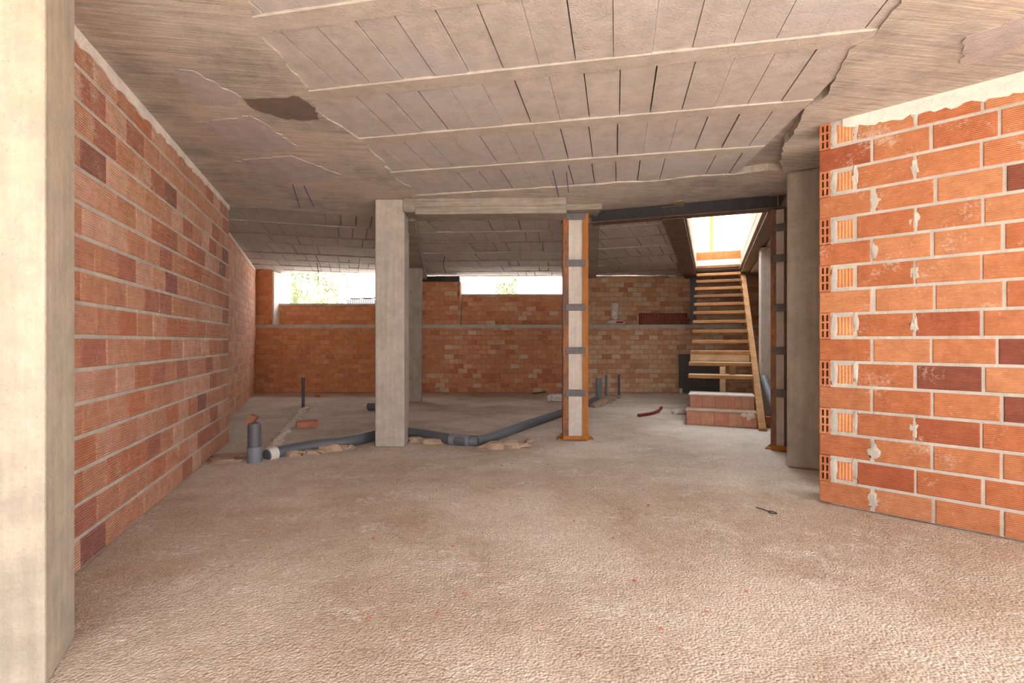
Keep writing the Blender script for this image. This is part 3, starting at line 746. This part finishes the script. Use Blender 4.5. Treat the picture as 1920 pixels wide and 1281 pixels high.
hedge('hedge_shrub', -.55,.25,16.2,17,1.5,4.4,2600,6,'slender green shrub outside the window beside the rust-orange column')
root = empty('block_stack', (-3.75,13.0,1.5)); tag(root, 'grey stack of perforated blocks outside the window beside the drip-marked column', 'block stack')
b = MB(); b.prism([(-.40,-.2),(.55,-.2),(.55,.3),(-.40,.3)], 0, .60); bevel(b.build('blocks', M['panel'], root), .05, 3)
b = MB()
for i in range(16):
    for k in range(2): b.box(-.36+i*.055,-.33+i*.055,-.204,-.19,.50+k*.045,.53+k*.045)
stuff(b.build('perforations', M['wire'], root))
for i in range(3):
    b = MB(); b.box(-.30+i*.28,-.07+i*.28,-.19,.2,.605+i*.012,.63+i*.012); b.build('slate', M['wire'], root)
b = MB(); b.box(-.07,.07,-.07,.07,0,2.6); bevel(tag(b.build('fence_post', M['white_wall'], None, (bx(538,15.5),15.5,1.5)), 'white post standing before the green hedge outside the window', 'post'), .01)

# ------------------------------------------------------------------ pipes and loose things
def on(px, py): p = fl(px, py); return p
p = fl(477,866)
root = empty('pipe_stub', (p.x,p.y,0)); tag(root, 'dark grey drain pipe stub standing upright by the ribbed brick wall', 'pipe')
b = MB(); b.tube([(0,0,.12),(0,0,.31),(0,0,.335),(0,0,.345)], [.054,.054,.045,.02], 24); b.build('pipe', M['pvc'], root, smooth=True)
b = MB(); b.tube([(0,0,-.01),(0,0,.13)], .060, 24); b.build('socket', M['pvc_light'], root, smooth=True)
b = MB(); b.add([(-.055,-.03,0),(.0,-.03,.0),(.045,-.02,.05),(-.01,-.02,.075),(-.055,.04,0),(.0,.04,.0),(.045,.03,.05),(-.01,.03,.075)],
    [(0,1,2,3),(7,6,5,4),(0,4,5,1),(1,5,6,2),(2,6,7,3),(3,7,4,0)])
o = b.build('brick_shard', M['brick_small'], None, (p.x-.015,p.y,.334)); o.color = lin(150,104,84); tag(o, 'broken brick shard leaning on the capped pipe stub', 'brick shard')
Z = .035
run1 = [(-2.17,4.52,.03),(-2.08,4.66,.04),(-1.9,4.85,.05),(-1.62,5.05,.055),(-1.42,5.42,.055),(-1.2,5.55,.055),(-.95,5.46,.05),(-.55,5.16,.045),(-.34,5.12,.045)]
root = empty('drain_pipe', (0,5.1,0)); tag(root, 'long grey drain pipe half bedded in the floor, bending at a light socket', 'pipe')
def rel(pts, o=(0,5.1,0)): return [(a-o[0],b-o[1],c-o[2]) for a,b,c in pts]
def smoothpath(pts, n=6):
    out = []
    P = [Vector(p) for p in pts]; P = [P[0]*2-P[1]]+P+[P[-1]*2-P[-2]]
    for i in range(1, len(P)-2):
        for k in range(n):
            t = k/n; a,b_,c,d = P[i-1],P[i],P[i+1],P[i+2]
            out.append(.5*((2*b_)+(-a+c)*t+(2*a-5*b_+4*c-d)*t*t+(-a+3*b_-3*c+d)*t**3))
    out.append(P[-2]); return out
b = MB(); b.tube(smoothpath(rel(run1)), .055, 16); b.build('bent_pipe', M['pvc'], root, smooth=True)
b = MB(); b.tube(rel([(-.62,5.2,.046),(-.42,5.12,.046)]), .062, 18); b.build('socket', M['pvc_light'], root, smooth=True)
run2 = [(-.36,5.11,.045),(-.26,5.22,.045),(.2,6.15,.05),(.74,7.2,.05),(1.25,8.3,.05),(1.46,8.83,.05)]
b = MB(); b.tube(rel(run2), .05, 16); b.build('straight_pipe', M['pvc'], root, smooth=True)
b = MB(); b.tube(rel([(-2.165,4.53,.035),(-2.125,4.60,.04)]), .061, 16); b.build('coupling', M['pvc_white'], root, smooth=True)
def vpipe(px, py, top, r, mat, label):
    q = fl(px, py); h = CAMZ+(640.5-top)/FPX*q.y
    b = MB(); b.tube([(0,0,-.005),(0,0,h-.02),(0,0,h-.02)], r, 16); o_ = empty('riser_pipe', (q.x,q.y,0)); tag(o_, label, 'pipe')
    b.build('tube', M[mat], o_, smooth=True)
    b = MB(); b.tube([(0,0,h-.02),(0,0,h)], r*1.12, 16); b.build('rim', M[mat], o_, smooth=True)
vpipe(1122.5,752,710,.052,'pvc_light','thick grey riser pipe standing where the drain run ends near the back wall')
vpipe(1137,747,703,.024,'pvc_light','thin grey riser pipe standing just beside the thick riser pipe')
vpipe(1160.5,741,703,.022,'pvc','thin grey riser pipe standing alone past the end of the drain run')
vpipe(568.5,765,708,.024,'pvc','thin grey pipe standing in the floor at the end of the mortar ridge')
# mortar ridge and lumps
def lumps(name, items, mat, label, cat='mortar'):
    b = MB(); c0_ = items[0][0]
    for i, (c, rx, ry, rz_) in enumerate(items): b.lump((c[0]-c0_[0], c[1]-c0_[1], 0), rx, ry, rz_, i*7+len(items), 12, 8, .45)
    o = b.build(name, M[mat], None, (c0_[0],c0_[1],0), smooth=True); tag(o, label, cat); return o
ra, rb = fl(506,846), fl(570,767)
lumps('mortar_ridge', [(ra.lerp(rb, t/24)+Vector((R.uniform(-.015,.015),0)), .03+.02*R.random(), .11, .02+.02*R.random()) for t in range(25)], 'plaster', 'thin pale mortar ridge running across the floor to a thin upright pipe')
lumps('mortar_lump', [(Vector((-.16,5.02)),.14,.08,.06),(Vector((.0,5.05)),.12,.07,.07),(Vector((.1,5.1)),.1,.06,.035),(Vector((.18,5.3)),.06,.06,.03)], 'mortar_warm', 'heap of rough mortar packed at the elbow of the drain pipe')
lumps('mortar_lump', [(Vector((-1.0,5.33)),.1,.06,.05),(Vector((-.9,5.28)),.1,.05,.04),(Vector((-.8,5.24)),.1,.05,.045)], 'mortar_warm', 'mortar packed against the drain pipe beside the drip-marked column')
lumps('mortar_lump', [(Vector((-2.0,4.66)).lerp(Vector((-1.58,4.99)),k/7),.06+.03*R.random(),.045,.03+.03*R.random()) for k in range(8)], 'mortar_warm', 'mortar packed along the curved drain pipe near the pipe stub')
lumps('mortar_lump', [(Vector((-2.50,4.45)),.14,.1,.035),(Vector((-2.6,4.6)),.14,.1,.03),(Vector((-2.44,4.62)),.12,.08,.03)], 'mortar_warm', 'rough mortar spread between the pipe stub and the ribbed brick wall')
lumps('mortar_lump', [(Vector((1.30,8.2)).lerp(Vector((1.9,9.6)),k/9),.12,.14,.045) for k in range(10)], 'mortar_warm', 'mortar bank along the drain run beside the upright riser pipes')
# loose hollow brick
def loose(name, px, py, L, W_, H, rz, tilt, tint, label, grp=None):
    q = fl(px, py); me = keep_normals(hollow_mesh(W_, H, L, 0, 3, 2, .009, .08), 'loose_brick', [M['brick_small'], M['hole']])
    o = link(name, me, None, (q.x,q.y,H/2+abs(math.sin(tilt))*W_/2), rz); o.rotation_euler = (0, tilt, rz); o.color = tint; tag(o, label, 'brick', grp); return o
loose('hollow_brick', 556, 802, .24, .12, .065, math.radians(-62), .1, lin(205,134,108), 'hollow red brick lying on the floor beside the mortar ridge')
def chunk(name, px, py, s, mat, tint, label, cat, grp=None, seed=0, h=.5):
    q = fl(px, py); b = MB(); b.lump((0,0,s*h*.6), s, s*.7, s*h, seed, 7, 4, .35, 0); o = b.build(name, M[mat], None, (q.x,q.y,0)); o.color = tint; tag(o, label, cat, grp); return o
chunk('brick_piece', 596, 744, .055, 'brick_small', lin(190,110,80), 'broken brick piece on the floor before the orange back wall', 'brick shard', None, 3)
chunk('mortar_chunk', 560, 734.8, .06, 'plaster', lin(220,200,180), 'pale mortar chunk at the foot of the back wall behind the thin pipe', 'rubble', None, 4)
chunk('mortar_chunk', 657, 734.8, .05, 'plaster', lin(220,200,180), 'pale mortar chunk at the foot of the orange back wall near the column', 'rubble', None, 5)
q = fl(697,769); b = MB(); b.tube([(-.06,0,.055),(.2,.03,.055)], .055, 18); b.tube([(-.065,0,.055),(-.06,0,.055)], .045, 18)
tag(b.build('pipe_offcut', M['pvc'], None, (q.x,q.y,0), smooth=True), 'short dark pipe offcut lying behind the drip-marked column', 'pipe')
q = fl(1197,782); q2 = fl(1240,772); b = MB(); d_ = q2-q
b.tube(smoothpath([(0,0,.022),(d_.x*.5,d_.y*.38,.022),(d_.x*.85,d_.y*.8,.03),(d_.x,d_.y,.06)]), .022, 12)
tag(b.build('red_hose', M['red_pvc'], None, (q.x,q.y,0), smooth=True), 'short dark red tube lying curved on the floor before the stairs', 'hose')
q = fl(1000,739.5); q2 = fl(1039,734); b = MB(); d_ = q2-q; n_ = Vector((-d_.y,d_.x)).normalized()*.03
b.prism([(0,0),tuple(d_),tuple(d_+n_),tuple(n_)], .0, .025); tag(b.build('timber_stick', M['wood_dark'], None, (q.x,q.y,0)), 'dark timber stick lying on the floor near the back wall', 'stick')
q = fl(1040,752.5); b = MB()
for i in range(6): b.lump((R.uniform(-.1,.1),R.uniform(-.04,.04),.05), .08, .06, .07, i+60, 9, 6, .45, 0)
tag(b.build('plastic_bag', M['plastic'], None, (q.x,q.y,0)), 'crumpled white plastic bag on the floor beside the rust-orange column', 'bag')
q = fl(1282,775); b = MB()
for i in range(4): b.lump((R.uniform(-.08,.08),R.uniform(-.05,.05),.02), .08, .05, .05, i+70, 8, 5, .4, 0)
tag(b.build('mortar_heap', M['plaster'], None, (q.x-.02,q.y,0), smooth=True), 'small pale mortar heap against the end of the lower brick step', 'rubble')
# dark board leaning at the foot of the back wall
b = MB(); x0, x1 = bx(1274,10.38), bx(1356,10.38); b.box(0,x1-x0,-.025,0,0,.78); o = b.build('grey_board', M['panel'], None, (x0,10.40,0)); o.rotation_euler = (math.radians(-2),0,0)
tag(bevel(o,.003), 'dark grey square board leaning on the back wall behind the stairs', 'board')
b = MB(); b.box(-.03,.03,-.02,.02,0,.1); tag(bevel(b.build('plaster_chip', M['plastic'], None, (bx(1276.5,10.28),10.28,0)),.01), 'small white chip standing at the corner of the grey board', 'chip')
# ledge things
YG = YB+.11
b = MB(); b.lump((0,0,.05), .19, .075, .055, 5, 14, 6, .12, 0); root = empty('cement_sack', (bx(1156,YG),YG,LEDGE)); tag(root, 'flat white paper sack with red print lying on the brick ledge', 'sack')
b.build('sack', M['plastic'], root, smooth=True); b = MB(); b.box(-.02,.12,-.077,-.068,.03,.07); b.build('print', M['red_print'], root)
b = MB()
for i, (x, z, r) in enumerate([(0,.06,.07),(0,.12,.075),(.01,.19,.07),(-.03,.25,.05),(.04,.26,.045)]): b.lump((x,0,z), r, .06, .08, i+90, 10, 6, .3)
tag(b.build('paper_bag', M['plastic'], None, (bx(1152.5,YG),YG,LEDGE+.125), smooth=False), 'crumpled white paper bag standing on the flat sack on the ledge', 'bag')
me = keep_normals(hollow_mesh(.072, .118, .24, 0, 2, 3, .010, .06), 'stack_brick', [M['brick_small'], M['hole']])
for r_ in range(2):
    for i in range(14-r_):
        o = link('hollow_brick', me, None, (bx(1199,YG)+.036+i*.074, YB+.012+R.uniform(-.004,.004), LEDGE+.0595+r_*.119)); o.color = lin(R.randint(140,160),R.randint(84,96),R.randint(68,78))
        tag(o, 'dark red hollow brick in the '+('upper' if r_ else 'lower')+' course of the stack on the ledge', 'brick', 'hollow bricks stacked on the ledge')
# wire loop on the floor
a_, b2 = fl(1418,953), fl(1440,960); q = a_; d_ = b2-a_
pts = [(0,0,.004),(d_.x*.5,d_.y*.5,.006),(d_.x,d_.y,.004)]
e_ = d_.normalized(); nn = Vector((-e_.y,e_.x)); c_2 = d_+e_*.028
pts += [(c_2.x+math.cos(t)*-e_.x*.028+math.sin(t)*nn.x*.016, c_2.y+math.cos(t)*-e_.y*.028+math.sin(t)*nn.y*.016, .005) for t in [k*2*PI/10 for k in range(1,11)]]
b = MB(); b.tube(pts, .0028, 6); tag(b.build('wire_loop', M['wire'], None, (q.x,q.y,0)), 'black wire tie with a loop lying on the bare floor', 'wire')
# hanging wires
for px, y0, y1, Y, lab in ((594,503,531,9.5,'thin wire hanging from the ceiling before the window with the white jamb'), (834,482,512,8.3,'thin wire hanging from the ceiling beside the dropped beam')):
    t0, t1 = at(px,y0,Y), at(px+2,y1,Y); t0.z = 2.498 if px < 700 else 2.42; m_ = (t0+t1)/2+Vector((-.03 if px > 700 else .02,0,0))
    b = MB(); b.tube(smoothpath([(0,0,0),tuple(m_-t0),tuple(t1-t0)]), .006, 6); tag(b.build('hanging_wire', M['wire'], None, tuple(t0)), lab, 'wire')
# conduit and brick behind the stringer
q = Vector((3.02,5.95)); b = MB()
b.tube([(0,0,.05),(.16,.745,.56)], .05, 16); o = b.build('wrapped_pipe', M['pvc_light'], None, (3.15,5.98,0), smooth=True); tag(o, 'light grey pipe leaning on the whitish column between stringer and slim brown column', 'pipe')
b = MB(); b.box(-.06,.06,-.04,.04,0,.13); o = b.build('clay_brick', M['brick_vert'], None, (3.13,6.20,0), aS); o.color = lin(176,104,74); tag(bevel(o,.004), 'upright clay brick standing behind the foot of the stringer', 'brick')
# blue chalk lines
def chalk(p0, p1, name='chalk_line', parent=None):
    p0, p1 = Vector(p0), Vector(p1); d = (p1-p0); n_ = Vector((-d.y,d.x)).normalized()*.004
    b = MB(); b.prism([tuple(p0-n_),tuple(p1-n_),tuple(p1+n_),tuple(p0+n_)], CEIL-.009, CEIL-.006); b.build(name, M['blue'], parent)
for a, c in (((549,345),(562,388)),((570,347),(588,386)),((1036,318),(1048,368)),((1062,322),(1066,360))):
    chalk(fl(*a,CEIL), fl(*c,CEIL), parent=cf)
# small brick chips scattered over the screed
spots = [(1150,1010),(850,1025),(758,1195),(865,1102),(870,1114),(820,1152),(1076,978),(1216,948),(590,1215),(1324,1148),(1275,1218),(1090,1230),(905,1000),(960,870),(940,873),(1028,871),(640,908),(1190,1090),(1405,1040),(690,1160),(1010,1170),(700,1010),(1400,1110),(1240,1180)]
for i, (x, y) in enumerate(spots):
    chunk('brick_chip', x, y, R.uniform(.004,.0085), 'brick_small', lin(R.randint(180,205),R.randint(88,110),R.randint(64,84)), 'tiny red brick chip scattered on the sandy floor', 'brick chip', 'brick chips on the floor', i, .5)
